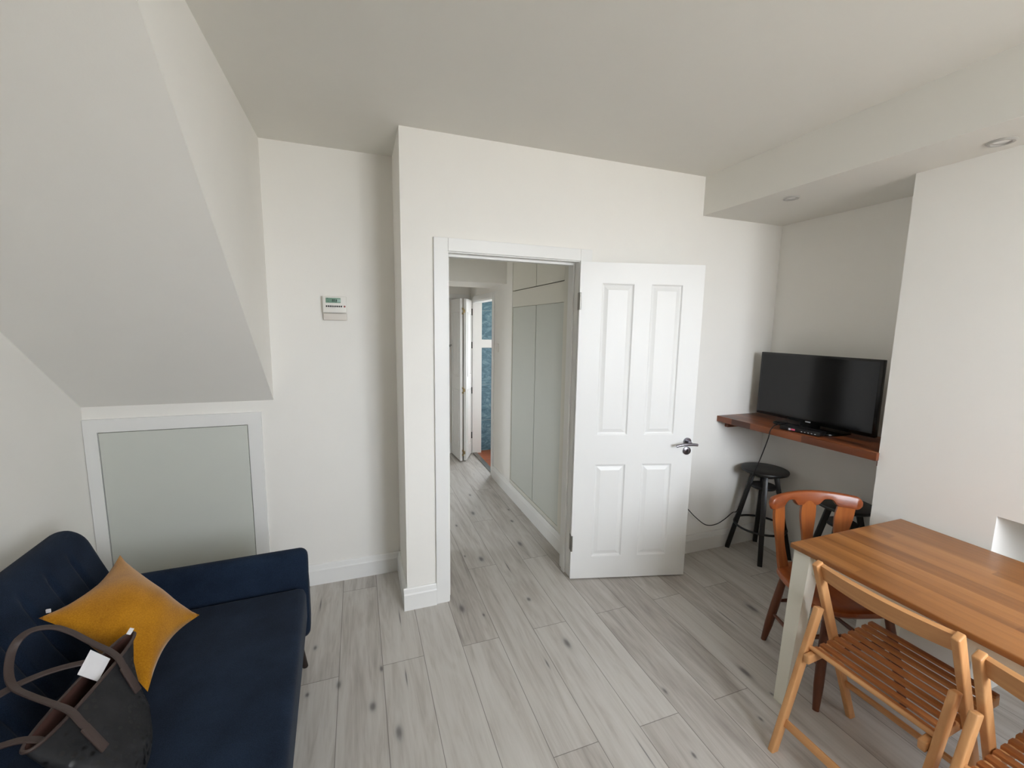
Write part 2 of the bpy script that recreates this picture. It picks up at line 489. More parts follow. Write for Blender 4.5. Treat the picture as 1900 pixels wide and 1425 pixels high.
# baseboards
BH = 0.128
def skirt(name, p0, p1, inward, lab):
    p0, p1, n = Vector((*p0, 0)), Vector((*p1, 0)), Vector((*inward, 0))
    prof = [(0, 0), (0.020, 0), (0.020, 0.092), (0.016, 0.100), (0.010, BH-0.006), (0.006, BH), (0, BH)]
    mb = MB()
    mb.rings([[p + n*a + Vector((0, 0, z)) for a, z in prof] for p in (p0, p1)])
    return struct(name, mb, M['gloss'], lab, 'baseboard')
skirt('baseboard_back', (-0.53, YA), (XP, YA), (0, -1), 'white baseboard under the thermostat')
skirt('baseboard_return', (XP, YB), (XP, YA), (-1, 0), 'white baseboard on the short return beside the thermostat wall')
skirt('baseboard_pier', (XP-0.02, YB), (0.386, YB), (0, -1), 'short white baseboard left of the door architrave')
skirt('baseboard_door', (1.322, YB), (XA, YB), (0, -1), 'white baseboard behind the open door and the stool')
skirt('baseboard_alcove', (XA, YB), (XA, YBR), (-1, 0), 'white baseboard on the alcove wall behind the stools')
skirt('baseboard_hall', (XH, YB+0.13), (XH, 4.215), (-1, 0), 'white baseboard under the hall wardrobe')

# door lining and architrave
t = MB()
t.box(0.440, 0.466, YB-0.002, YB+0.132, 0, 2.012); t.box(1.244, 1.270, YB-0.002, YB+0.132, 0, 2.012)
t.box(0.466, 1.244, YB-0.002, YB+0.132, 1.987, 2.012)
t.box(0.466, 0.478, YB+0.045, YB+0.085, 0, 1.987, 0.001); t.box(1.232, 1.244, YB+0.045, YB+0.085, 0, 1.987, 0.001)
t.box(0.478, 1.232, YB+0.045, YB+0.085, 1.973, 1.987, 0.001)
struct('trim_2', t, M['gloss'], 'white lining inside the living room doorway', 'door lining')
t = MB()
th = 0.014
for x0, x1, z0, z1 in ((0.386, 0.462, 0, 2.060), (1.248, 1.324, 0, 2.060), (0.462, 1.248, 1.992, 2.060)):
    t.box(x0, x1, YB-th, YB, z0, z1, 0.003)
struct('trim_3', t, M['gloss'], 'flat white architrave around the living room doorway', 'architrave')
# strike plate on the left jamb
t = MB(); t.box(0.465, 0.468, YB+0.008, YB+0.03, 0.80, 0.96, 0.0005); o = t.build('strike_plate', M['steel'])
tag(o, 'steel strike plate let into the left door jamb', 'strike plate')

# ------------------------------------------------------------------ living room door, swung open
DW, DH, DT = 0.757, 1.975, 0.028
door = empty('door_1', (1.233, 2.262, 0.008), math.radians(-14.75), 'white four panel door swung open against the wall', 'door', kind='structure')
xs = [0, .132, .329, .432, .627, DW]; zsv = [0, .146, .756, .942, 1.857, DH]
lf = bmesh.new()
def quad(b, *p): b.faces.new([b.verts.new(q) for q in p])
for i in range(5):
    for j in range(5):
        if i in (1, 3) and j in (1, 3): continue
        quad(lf, (xs[i], 0, zsv[j]), (xs[i+1], 0, zsv[j]), (xs[i+1], 0, zsv[j+1]), (xs[i], 0, zsv[j+1]))
quad(lf, (0, DT, 0), (0, DT, DH), (DW, DT, DH), (DW, DT, 0))
quad(lf, (0, 0, 0), (0, 0, DH), (0, DT, DH), (0, DT, 0)); quad(lf, (DW, 0, 0), (DW, DT, 0), (DW, DT, DH), (DW, 0, DH))
quad(lf, (0, 0, 0), (0, DT, 0), (DW, DT, 0), (DW, 0, 0)); quad(lf, (0, 0, DH), (DW, 0, DH), (DW, DT, DH), (0, DT, DH))
bmesh.ops.remove_doubles(lf, verts=lf.verts, dist=1e-5)
mb = MB(); mb._merge(lf); mb.build('door_leaf', M['gloss'], door, smooth=False)
for i in (1, 3):
    for j in (1, 3):
        x0, x1, z0, z1 = xs[i], xs[i+1], zsv[j], zsv[j+1]
        mb = MB()
        rr = []
        for ins, dep in ((0, 0), (.004, .0015), (.008, .007), (.015, .009), (.020, .008), (.039, .002), (.0415, .002)):
            rr.append([Vector(q) for q in ((x0+ins, dep, z0+ins), (x1-ins, dep, z0+ins), (x1-ins, dep, z1-ins), (x0+ins, dep, z1-ins))])
        mb.rings(rr, cap0=False, cap1=True)
        mb.build('panel', M['gloss'], door, smooth=False)
hd = MB()
hd.lathe((0.719, -0.006, 0.897), [(0.001, -.004), (0.023, -.004), (0.0255, 0), (0.0255, 0.006)], 32, 'y')
hd.lathe((0.719, -0.006, 0.897), [(0.0095, -.042), (0.0095, 0)], 20, 'y')
hnd = hd.build('door_handle', M['chrome'], door)
lv = MB(); lv.tube([(0.762, -.050, 0.888), (0.735, -.050, 0.8905), (0.70, -.051, 0.892), (0.665, -.051, 0.889), (0.628, -.048, 0.880)], 0.0085, 12)
lv.build('lever', M['chrome'], hnd)
es = MB(); es.lathe((0.719, -0.006, 0.839), [(0.001, -.003), (0.02, -.003), (0.0255, 0), (0.0255, 0.006)], 32, 'y')
esc = es.build('escutcheon', M['chrome'], door)
kh = MB(); kh.lathe((0.719, -0.0105, 0.846), [(0.0005, 0), (0.0045, 0), (0.0045, .002)], 16, 'y'); kh.box(0.716, 0.722, -.0105, -.0085, 0.829, 0.845)
kh.build('keyhole', M['keyhole'], esc)
for hz in (0.19, 1.70):
    h = MB(); h.rod((0.002, -.005, hz), (0.002, -.005, hz+0.1), 0.0065, n=12)
    for q in (.033, .066): h.rod((0.002, -.005, hz+q-.001), (0.002, -.005, hz+q+.001), 0.0072, n=12)
    h.box(-.004, .002, -.004, 0.034, hz, hz+.1)
    h.build('hinge', M['steel'], door)

# ------------------------------------------------------------------ hall beyond
w = MB(); w.box(0.3, XH+0.01, YB+0.125, 5.3, 2.42, 2.5)
struct('ceiling_hall', w, M['ceil'], 'hall ceiling seen through the doorway', 'ceiling')
w = MB(); w.box(0.25, XH+0.02, 3.86, 4.38, 2.0, 2.45)
struct('ceiling_beam_hall', w, M['wall'], 'deep white downstand crossing the hall', 'bulkhead')
w = MB(); w.box(0.25, 0.35, YB+0.12, 2.9, 0, 2.45); w.box(0.25, 0.35, 3.7, 5.3, 0, 2.45); w.box(0.25, 0.35, 2.9, 3.7, 2.0, 2.45)  # unseen doorway added so light from the left reaches the wardrobe
struct('wall_hall_left', w, M['wall'], 'left hall wall', 'wall')
hw0, hw1, hz0, hz1 = 3.02, 3.52, 1.0, 1.6  # unseen room and window, added to brighten the hall
w = MB()
w.box(-1.4, 0.25, 4.4, 4.5, 0, 2.45); w.box(-1.4, -1.3, YA+.1, hw0, 0, 2.45); w.box(-1.4, -1.3, hw1, 4.4, 0, 2.45)
w.box(-1.4, -1.3, hw0, hw1, 0, hz0); w.box(-1.4, -1.3, hw0, hw1, hz1, 2.45)
struct('wall_added_room', w, M['wall'], 'walls of an unseen room added to light the hall', 'wall')
w = MB(); w.box(-1.4, 0.3, YA+.1, 4.5, 2.42, 2.5)
struct('ceiling_added_room', w, M['ceil'], 'ceiling of the unseen room added to light the hall', 'ceiling')
wn3 = empty('added_window', (-1.35, 0, 0), label='unseen white framed window added to brighten the hall', cat='window', kind='structure')
w = MB()
for (a, b, z0, z1) in ((hw0, hw0+0.04, hz0, hz1), (hw1-0.04, hw1, hz0, hz1), (hw0, hw1, hz0, hz0+0.04), (hw0, hw1, hz1-0.04, hz1)):
    w.box(-.025, .025, a, b, z0, z1, 0.003)
w.build('window_frame', M['gloss'], wn3)
w = MB()
w.box(XH, XH+0.11, YB+0.12, 2.60, 0, 2.45); w.box(XH, XH+0.11, 3.70, 4.285, 0, 2.45)
w.box(XH, XH+0.11, 5.12, 5.3, 0, 2.45); w.box(XH, XH+0.11, 4.285, 5.12, 1.895, 2.45)
w.box(XH+0.03, XH+0.11, 2.60, 3.70, 0, 2.45)
struct('wall_hall_right', w, M['wall'], 'right hall wall with the bathroom doorway', 'wall')
w = MB(); w.box(0.25, XH+0.02, 5.22, 5.32, 0, 2.45)
struct('wall_hall_end', w, M['wall'], 'end wall of the hall', 'wall')
skirt('baseboard_hall_end', (0.35, 5.22), (1.22, 5.22), (0, -1), 'white baseboard on the end wall of the hall')
w = MB(); w.box(0.6, 1.31, 5.20, 5.22, 1.93, 1.985, 0.003)
struct('trim_4', w, M['gloss'], 'white head rail across the end wall of the hall', 'trim')
w = MB()
for y0, y1, z0, z1 in ((4.222, 4.285, 0, 1.955), (5.12, 5.183, 0, 1.955), (4.285, 5.12, 1.895, 1.955)):
    w.box(XH-0.012, XH, y0, y1, z0, z1, 0.003)
for y0, y1, z0, z1 in ((4.283, 4.295, 0, 1.895), (5.11, 5.122, 0, 1.895), (4.295, 5.11, 1.885, 1.897)):
    w.box(XH-0.002, XH+0.115, y0, y1, z0, z1)
struct('trim_5', w, M['gloss'], 'white frame of the bathroom doorway', 'architrave')
# bathroom
w = MB()
bw0, bw1, bz0, bz1 = 1.76, 2.4, 0.9, 1.95
w.box(XH+0.10, bw0, 5.20, 5.32, 0, 2.45); w.box(bw1, 3.0, 5.20, 5.32, 0, 2.45)
w.box(bw0, bw1, 5.20, 5.32, 0, bz0); w.box(bw0, bw1, 5.20, 5.32, bz1, 2.45)
struct('wall_bathroom', w, M['tile'], 'blue tiled bathroom wall seen through the far doorway', 'wall')
w = MB(); w.box(XH+0.10, bw0, 5.192, 5.202, 1.336, 1.437, 0.002)
struct('trim_6', w, M['gloss'], 'white band dividing the blue bathroom tiles', 'trim')
w = MB(); w.box(XH+0.1, 3.0, 4.0, 4.08, 0, 2.45); w.box(2.92, 3.0, 4.0, 5.3, 0, 2.45)
struct('wall_bathroom_side', w, M['wall'], 'plain bathroom side walls', 'wall')
w = MB(); w.box(XH+0.1, 3.0, 4.0, 5.3, 2.42, 2.5)
struct('ceiling_bathroom', w, M['ceil'], 'bathroom ceiling', 'ceiling')
wn2 = empty('window_2', (0, 5.26, 0), label='white framed bathroom window', cat='window', kind='structure')
w = MB()
for (a, b, z0, z1) in ((bw0, bw0+0.04, bz0, bz1), (bw1-0.04, bw1, bz0, bz1), (bw0, bw1, bz0, bz0+0.04), (bw0, bw1, bz1-0.04, bz1)):
    w.box(a, b, -.025, .025, z0, z1, 0.003)
w.build('window_frame', M['gloss'], wn2)

# folding bathroom door, two leaves folded into a V
bf = empty('door_2', (1.312, 5.10, 0.012), 0, 'white folding bathroom door standing half folded at the end of the hall', 'door', kind='structure')
apex = Vector((1.145-1.312, 4.82-5.10, 0)); hin = Vector((0, 0, 0)); fre = Vector((1.088-1.312, 5.165-5.10, 0))
def bleaf(a, b, side, nm):
    d = (b-a); L = d.length; d.normalize(); n = Vector((-d.y, d.x, 0))*side
    m = Matrix(((d.x, n.x, 0, a.x), (d.y, n.y, 0, a.y), (0, 0, 1, 0), (0, 0, 0, 1)))
    q = MB(); q.box(0, L, 0, 0.03, 0, 1.90, 0.002, 1, m)
    lfo = q.build(nm, M['gloss'], bf)
    for z0, z1 in ((0.15, 0.85), (1.0, 1.75)):
        q = MB()
        for x0, x1, za, zb in ((.06, L-.06, z0, z0+.014), (.06, L-.06, z1-.014, z1), (.06, .074, z0, z1), (L-.074, L-.06, z0, z1)):
            q.box(x0, x1, -.006, .001, za, zb, 0.002, 1, m)
        q.box(.085, L-.085, -.004, .001, z0+.025, z1-.025, 0.003, 1, m)
        q.build('panel_moulding', M['gloss'], lfo)
    return m
# leaf nearest the hinge shows its face towards the doorway, the free leaf towards the hall
m1 = bleaf(hin, apex + Vector((0.033, -.005, 0)), -1, 'door_leaf')
m2 = bleaf(fre - Vector((.012, 0, 0)), apex - Vector((0.042, .005, 0)), 1, 'door_leaf')
for z in (0.08, 0.83, 1.74):
    q = MB(); ax = apex
    q.box(ax.x-.014, ax.x-.004, ax.y-.008, ax.y+.012, z+.035, z+.055, .002); q.box(ax.x-.014, ax.x-.004, ax.y-.008, ax.y+.012, z-.02, z, .002)
    q.box(ax.x+.004, ax.x+.022, ax.y-.008, ax.y+.012, z, z+.035, .002); q.rod((ax.x+.001, ax.y-.007, z-.02), (ax.x+.001, ax.y-.007, z+.055), .005, n=10)
    [setattr(v, 'co', v.co + Vector((-.004, -.006, 0))) for v in q.bm.verts]; tag(q.build('fold_hinge', M['brass'], bf), 'brass hinge at the fold')
for z in (0.23, 0.80, 1.36, 1.76):
    q = MB(); q.box(-.012, .012, -.004, .008, z-.04, z+.04, .001); q.build('hinge', M['keyhole'], bf)
q = MB(); q.lathe((fre.x-.006+.02, fre.y-.06, 1.36), [(.001, -.02), (.024, -.02), (.024, 0)], 20, 'x'); q.tube([(fre.x-.02, fre.y-.06, 1.36), (fre.x-.06, fre.y-.06, 1.36), (fre.x-.062, fre.y-.10, 1.358), (fre.x-.06, fre.y-.15, 1.352)], .008, 10)
q.build('door_handle', M['steel'], bf)

# fitted wardrobe in the hall wall
wd = empty('fitted_wardrobe', (XH, 3.15, 0), 0, 'pale fitted hall wardrobe with two tall and two short doors', 'wardrobe')
q = MB()
fy0, fy1 = -0.545, 0.545
q.box(0.0, 0.028, -.49, .535, BH+0.002, 0.16); q.box(0.0, 0.028, -.49, .535, 1.776, 1.915); q.box(0.0, 0.028, fy0, -.49, BH+.002, 2.41); q.box(0, 0.028, .535, fy1, BH+.002, 2.41)
q.box(0.0, 0.028, -.49, .535, 2.36, 2.41)
q.build('frame', M['wardrobe'], wd, smooth=False)
q = MB(); q.box(0.018, 0.029, -.49, .535, 0.16, 2.36); q.build('gap_shade_board', M['gapdark'], wd, smooth=False)  # dark sheet painting the shade between the wardrobe doors
for y0, y1 in ((-.487, -.005), (.003, .532)):
    q = MB(); q.box(0.004, 0.017, y0, y1, 0.163, 1.774, .001, 1); tag(q.build('tall_door', M['panelgrey'], wd))
    q = MB(); q.box(0.0, 0.017, y0, y1, 1.922, 2.358, .001, 1); tag(q.build('short_door', M['wardrobe'], wd))
# light switch
sw = empty('light_switch', (XH, 4.12, 1.39), 0, 'small white light switch on the hall wall beside the bathroom doorway', 'light switch')
q = MB(); q.box(-.009, 0, -.043, .043, -.043, .043, .003); q.build('plate', M['whiteplastic'], sw)
q = MB(); q.box(-.013, -.008, -.010, .010, -.014, .014, .002); q.build('rocker', M['whiteplastic'], sw)

# ------------------------------------------------------------------ access hatch under the stairs
hc = empty('access_hatch', (-0.93, YA, 0), 0, 'pale grey flush access hatch in a white surround behind the sofa', 'access hatch')
q = MB()
hx0, hx1 = -0.333, 0.331; z0, z1 = 0.16, 1.032
for a, b, za, zb in ((-.392, hx0-.003, .02, 1.103), (hx1+.003, .402, .02, 1.103), (hx0-.003, hx1+.003, z1+.003, 1.103), (hx0-.003, hx1+.003, .02, z0-.003)):
    q.box(a, b, -.016, 0, za, zb)
q.build('surround', M['gloss'], hc, smooth=False)
q = MB(); q.box(hx0-.003, hx1+.003, -.002, 0, z0-.003, z1+.003); q.build('gap', M['gapdark'], hc, smooth=False)  # dark sheet painting the thin shadow line around the hatch
q = MB(); q.box(hx0+.001, hx1-.001, -.013, -.001, z0, z1-.001, .001, 1); q.build('hatch_door', M['panelgrey'], hc, smooth=False)

# ------------------------------------------------------------------ thermostat
tm = empty('thermostat', (-0.117, YA, 1.625), 0, 'white programmable thermostat with green display on the wall', 'thermostat')
q = MB(); q.box(-.065, .065, -.032, 0, .042, .138, .006, 3); q.build('body', M['whiteplastic'], tm)
q = MB(); q.box(-.063, .065, -.022, 0, 0, .040, .004, 3); q.build('lower_cover', M['offplastic'], tm)
q = MB(); q.box(-.047, .033, -.0335, -.030, .099, .127, .001); disp = q.build('display', M['lcd'], tm)
SEG = {'2': 'abged', '8': 'abcdefg'}
def digit(mb, x, z, w, h, s):
    t = .0023
    segs = {'a': (x, x+w, z+h-t, z+h), 'd': (x, x+w, z, z+t), 'g': (x, x+w, z+h/2-t/2, z+h/2+t/2),
            'f': (x, x+t, z+h/2, z+h), 'b': (x+w-t, x+w, z+h/2, z+h), 'e': (x, x+t, z, z+h/2), 'c': (x+w-t, x+w, z, z+h/2)}
    for k_ in SEG[s]:
        a, b, c_, d_ = segs[k_]
        mb.box(a, b, -.0340, -.0333, c_, d_)
q = MB()
digit(q, -.013, .106, .0065, .013, '2'); digit(q, -.0045, .106, .0065, .013, '2'); q.box(.0035, .005, -.0340, -.0333, .106, .1075); digit(q, .0062, .106, .0065, .013, '8')
q.box(-.040, -.034, -.0340, -.0333, .123, .1255); q.box(-.036, -.030, -.034, -.0333, .106, .1075); q.box(.006, .012, -.034, -.0333, .101, .1028)
q.build('digits', M['lcdink'], disp, smooth=False)
for i in range(8):
    x = -.047 + i*.0112
    q = MB(); q.box(x, x+.0085, -.0345, -.030, .075, .084, .002, 2); q.build('button', M['button'], tm)
q = MB(); q.lathe((.053, -.0345, .0795), [(.0005, 0), (.005, 0), (.0055, .004)], 18, 'y'); tag(q.build('button', M['redbutton'], tm), 'red button')

# ------------------------------------------------------------------ downlights
def downlight(x, y, lab):
    r = empty('downlight', (x, y, ZB), 0, lab, 'downlight', 'recessed downlights in the bulkhead')
    q = MB(); q.lathe((0, 0, 0), [(.026, -.001), (.030, -.007), (.038, -.007), (.043, -.002), (.043, 0), (.026, 0)], 36); q.build('trim_ring', M['ringgrey'], r)
    q = MB(); q.lathe((0, 0, 0), [(.0005, -.003), (.020, -.004), (.026, -.001)], 28); q.build('lamp', M['lampglass'], r)
downlight(2.288, 1.817, 'small recessed downlight above the television')
downlight(2.345, 1.010, 'recessed downlight in the bulkhead beside the chimney breast')

# ------------------------------------------------------------------ shelf, television, box, cable
sh = empty('wall_shelf', (2.40, 1.82, 0.96), 0, 'walnut wall shelf in the alcove carrying the television', 'shelf')
q = MB(); q.prism([(-.013, YB-.002-1.82), (.035, 1.332-1.82), (.058, 1.332-1.82), (.058, YBR+.004-1.82), (XA-2.40, YBR+.004-1.82), (XA-2.40, YB-.002-1.82)], 'z', 0, .04, .0015); q.build('board', M['walnut'], sh, angle=30)
q = MB(); q.box(.065, XA-2.40-.01, YB-.03-1.82, YB-.002-1.82, -.045, 0, .002); q.build('batten', M['walnut'], sh)
q = MB(); q.box(.115, XA-2.40-.01, YBR+.004-1.82, YBR+.034-1.82, -.045, 0, .002); q.build('batten', M['walnut'], sh)

tv = empty('television', (2.655, 1.845, 1.0), 0, 'black flat screen television switched off on the walnut shelf', 'television')
q = MB(); q.box(0, .028, -.372, .372, .026, .456, .004); q.box(.02, .06, -.26, .26, .06, .33, .012); q.build('casing', M['bezel'], tv)
q = MB(); q.box(-.0012, .001, -.357, .357, .046, .443, .0004, 1); q.build('screen', M['screen'], tv, smooth=False)
q = MB(); q.box(.002, .04, -.055, .055, .008, .08, .006); q.build('stand_neck', M['bezel'], tv)
q = MB()
def rr_poly(x0, x1, y0, y1, r, n=6):
    out = []
    for cx, cy, a0 in ((x1-r, y1-r, 0), (x0+r, y1-r, 90), (x0+r, y0+r, 180), (x1-r, y0+r, 270)):
        for i in range(n+1):
            a = math.radians(a0+90*i/n); out.append((cx+r*math.cos(a), cy+r*math.sin(a)))
    return out
q.prism(rr_poly(-.115, .11, -.215, .175, .055), 'z', 0, .011, .002); q.build('stand_base', M['bezel'], tv)
q = MB(); q.box(-.0022, .0, -.016, .016, .032, .0395, .0003, 1); q.build('brand_mark', M['paleprint'], tv)

bx = empty('set_top_box', (2.507, 1.765, 1.0), math.radians(11), 'small black set top box on the shelf before the television stand', 'set top box')
q = MB(); q.box(-.050, .032, -.11, .11, 0.002, .026, .003); q.build('casing', M['blackplastic'], bx)
q = MB(); q.box(-.0512, -.049, .022, .044, .009, .019, .0003, 1); q.build('front_print', M['pink'], bx)
q = MB(); q.box(-.0512, -.049, .046, .058, .008, .019, .0003, 1); q.build('front_print', M['paleprint'], bx)
for i in range(5):
    q = MB(); q.box(-.0512, -.049, -.09+i*.018, -.083+i*.018, .010, .014, .0003, 1); q.build('front_light', M['paleprint'], bx)

q = MB(); q.tube([(2.60, 1.935, 1.016), (2.52, 1.93, 1.012), (2.45, 1.91, 1.010), (2.405, 1.885, 1.008), (2.392, 1.889, 0.985), (2.40, 1.904, 0.93), (2.42, 1.962, 0.777), (2.44, 2.01, 0.682), (2.475, 2.105, 0.458), (2.50, 2.17, .33),
                   (2.565, 2.262, 0.268), (2.50, 2.268, 0.223), (2.422, 2.270, 0.194), (2.331, 2.272, 0.203), (2.232, 2.274, 0.275), (2.148, 2.276, 0.355), (2.05, 2.285, 0.44)], 0.0032, 8, 8)
o = q.build('power_cable', M['cablemat']); tag(o, 'thin black cable hanging from the shelf past the stool to behind the door', 'cable')

# ------------------------------------------------------------------ bar stools
def stool(x, y, lab, dz=0):
    r = empty('bar_stool', (x, y, 0), 0, lab, 'stool', 'black bar stools under the shelf')
    q = MB(); q.lathe((0, 0, dz), [(.001, .612), (.135, .612), (.147, .618), (.150, .627), (.147, .634), (.138, .637), (.06, .634), (.001, .633)], 48); q.build('seat', M['blackseat'], r)
    q = MB(); q.lathe((0, 0, min(dz, 0)), [(.001, .585), (.072, .585), (.075, .59), (.075, .605), (.06, .612), (.001, .612)], 32); q.build('seat_plate', M['blackpaint'], r)
    q = MB(); q.rod((0, 0, .46+dz), (0, 0, .59+dz), .012, n=14); q.build('screw_post', M['blackpaint'], r)
    q = MB(); q.lathe((0, 0, 0), [(.001, .498+dz), (.078, .498+dz), (.082, .503+dz), (.082, .513+dz), (.078, .518+dz), (.001, .518+dz)], 36); q.build('shelf_disc', M['blackpaint'], r)
    for sx in (-1, 1):
        for sy in (-1, 1):
            q = MB()
            p0 = Vector((sx*.139, sy*.139, 0)); p1 = Vector((sx*.050, sy*.050, .598+dz))
            q.beam(p0, p1, .03, .03, (sx, -sy, 0), .004)
            for v in q.bm.verts:
                if v.co.z < 0: v.co.z = 0
            q.build('leg', M['blackpaint'], r)
    q = MB(); R = .164; n = 48
    rr_ = []
    for i in range(n+1):
        a = 2*PI*i/n
        c_ = Vector((R*math.cos(a), R*math.sin(a), .215)); e_ = Vector((math.cos(a), math.sin(a), 0))
        rr_.append([c_ + e_*.0075*math.cos(2*PI*j/10) + Vector((0, 0, .0075*math.sin(2*PI*j/10))) for j in range(10)])
    q.rings(rr_, False, False); q.build('foot_ring', M['blackpaint'], r)
    return r
stool(2.683, 2.128, 'black bar stool under the left part of the shelf near the door')
stool(2.69, 1.60, 'black bar stool half hidden behind the red brown chair', -.040)

# ------------------------------------------------------------------ dining table
TX0, TX1, TY0, TY1, TZ = 1.682, 2.412, 0.0, 1.187, 0.725
tb = empty('dining_table', ((TX0+TX1)/2, (TY0+TY1)/2, 0), 0, 'dining table with oiled pine top and white frame against the wall', 'table')
hx, hy = (TX1-TX0)/2, (TY1-TY0)/2
q = MB(); q.box(-hx, hx, -hy, hy, TZ-.022, TZ, .004, 3); q.build('tabletop', M['tabletop_y'], tb)
q = MB()
q.box(-hx+.035, -hx+.055, -hy+.07, hy-.07, TZ-.105, TZ-.023, .002); q.box(hx-.055, hx-.035, -hy+.07, hy-.07, TZ-.105, TZ-.023, .002)
q.box(-hx+.07, hx-.07, hy-.045, hy-.025, TZ-.105, TZ-.023, .002); q.box(-hx+.07, hx-.07, -hy+.025, -hy+.045, TZ-.105, TZ-.023, .002)
q.build('apron', M['tablewhite'], tb)
for sx in (-1, 1):
    for sy in (-1, 1):
        q = MB()
        rr_ = []
        ox, oy = sx*(hx-.012), sy*(hy-.012)
        for z, s in ((0, .046), (.45, .06), (TZ-.023, .068)):
            ix, iy = ox-sx*s, oy-sy*s
            sp_ = 1-z/(TZ-.023); ax_, ay_ = sx*.018*sp_, sy*.008*sp_
            rr_.append([Vector((ox+ax_, oy+ay_, z)), Vector((ix+ax_, oy+ay_, z)), Vector((ix+ax_, iy+ay_, z)), Vector((ox+ax_, iy+ay_, z))])
        q.rings(rr_); q.build('leg', M['tablewhite'], tb, smooth=False)

# ------------------------------------------------------------------ folding chairs (front = +x, across = y)
def folding_chair():
    r = empty('folding_chair', (0, 0, 0))
    HWO = .200                                  # centre of the long posts
    for s in (-1, 1):
        q = MB()
        p1, p0 = Vector((-.112, s*HWO, .748)), Vector((.198, s*HWO, 0))
        q.beam(p0-(p1-p0).normalized()*.02, p1, .022, .036, (1, 0, .42), .005, 3)
        for v in q.bm.verts:
            if v.co.z < 0: v.co.z = 0
        q.build('back_post', M['beech_z'], r)
        q = MB()
        p1, p0 = Vector((-.073, s*HWO, .560)), Vector((-.236, s*HWO, 0))
        q.beam(p0-(p1-p0).normalized()*.02, p1, .022, .036, (1, 0, -.35), .005, 3)
        for v in q.bm.verts:
            if v.co.z < 0: v.co.z = 0
        q.build('rear_leg', M['beech_z'], r)
        # seat side rail
        q = MB(); q.beam((-.152, s*(HWO-.024), .380), (.238, s*(HWO-.024), .416), .022, .036, (0, 0, 1), .006, 3)
        q.build('seat_rail', M['beech_x'], r)
    # curved top rail
    q = MB(); n = 14; rr_ = []
    for i in range(n+1):
        a = -1+2*i/n; y = a*(HWO-.011); bow = -.022*(1-a*a)
        o_ = Vector((-.102+bow, y, .745)); d_ = Vector((.385, 0, -.923)); nn = Vector((.923, 0, .385))
        hgt = .066 + .008*(1-a*a)
        rr_.append([o_ + nn*.008, o_ - nn*.008, o_ + d_*hgt - nn*.008, o_ + d_*hgt + nn*.008])
    q.rings(rr_); q.build('top_rail', M['beech_y'], r, angle=30)
    for i in range(9):
        x = -.108 + i*.0395
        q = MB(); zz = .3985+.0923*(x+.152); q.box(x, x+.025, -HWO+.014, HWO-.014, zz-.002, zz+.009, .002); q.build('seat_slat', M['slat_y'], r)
    q = MB(); q.rod((-.1145, -HWO, .413), (-.1145, HWO, .413), .0085, n=14); q.build('seat_rod', M['beech_y'], r)
    q = MB(); q.beam((.128, -HWO+.01, .185), (.128, HWO-.01, .185), .012, .030, (-.4, 0, .9), .003); q.build('front_stretcher', M['beech_y'], r)
    q = MB(); q.beam((-.201, -HWO, .115), (-.201, HWO, .115), .012, .030, (.35, 0, .93), .003); q.build('rear_stretcher', M['beech_y'], r)
    return r
fc = folding_chair(); fc.location = (1.700, 0.811, 0)
tag(fc, 'beech folding chair tucked under the long side of the table, nearest the white table leg', 'chair', 'beech folding chairs along the table')
f2 = copy_tree(fc); f2.location = (1.662, 0.350, 0)
tag(f2, 'beech folding chair cut off by the right edge, beside the other folding chair', 'chair', 'beech folding chairs along the table')

# ------------------------------------------------------------------ red brown wooden chair (front = -y)
wc = empty('wooden_chair', (2.048, 1.222, 0), math.radians(-17), 'red brown wooden chair with three flat splats at the far table end', 'chair')
q = MB()
def seat_outline(n=40):
    out = []
    for i in range(n):
        a = 2*PI*i/n
        ca, sa = math.cos(a), math.sin(a)
        e = 0.62
        x = math.copysign(abs(ca)**e, ca); y = math.copysign(abs(sa)**e, sa)
        wx = .212 - .016*y
        out.append((x*wx, y*.205-.004))
    return out
ol = seat_outline()
rr_ = []
for s, z in ((.0, .404), (.86, .404), (.965, .412), (1.0, .424), (.985, .437), (.93, .443), (.7, .440), (.35, .434), (.01, .433)):
    rr_.append([Vector((x*max(s, .01), y*max(s, .01), z)) for x, y in ol])
q.rings(rr_); q.build('seat', M['cherry_y'], wc)
turned = [(0, .0125), (.02, .013), (.25, .0185), (.55, .0195), (.8, .017), (1, .0155)]
legs = {}
for sx, sy, fx, fy in ((-1, -1, .203, .212), (1, -1, .198, .205), (-1, 1, .160, .206), (1, 1, .160, .206)):
    foot = Vector((sx*fx, sy*fy, 0)); top = Vector((sx*.135, sy*.135, .412))
    q = MB(); q.rod(foot, top, .014, n=16, prof=turned)
    for v in q.bm.verts:
        if v.co.z < 0: v.co.z = 0
    q.build('leg', M['cherry_leg'], wc); legs[(sx, sy)] = (foot, top)
st = [(0, .007), (.2, .009), (.5, .011), (.8, .009), (1, .007)]
def on(kx, t): return legs[kx][0].lerp(legs[kx][1], t)
for a, b, t_ in (((-1, -1), (-1, 1), .42), ((1, -1), (1, 1), .42)):
    q = MB(); q.rod(on(a, t_), on(b, t_), .008, n=12, prof=st); q.build('stretcher', M['cherry_leg'], wc)
q = MB(); q.rod((on((-1, -1), .42)+on((-1, 1), .42))/2, (on((1, -1), .42)+on((1, 1), .42))/2, .008, n=12, prof=st); q.build('stretcher', M['cherry_leg'], wc)
q = MB(); q.rod(on((-1, 1), .60), on((1, 1), .60), .008, n=12, prof=st); q.build('stretcher', M['cherry_leg'], wc)
q = MB(); q.beam(on((-1, -1), .62), on((1, -1), .62), .014, .034, (0, 0, 1), .004); q.build('stretcher', M['cherry_leg'], wc)
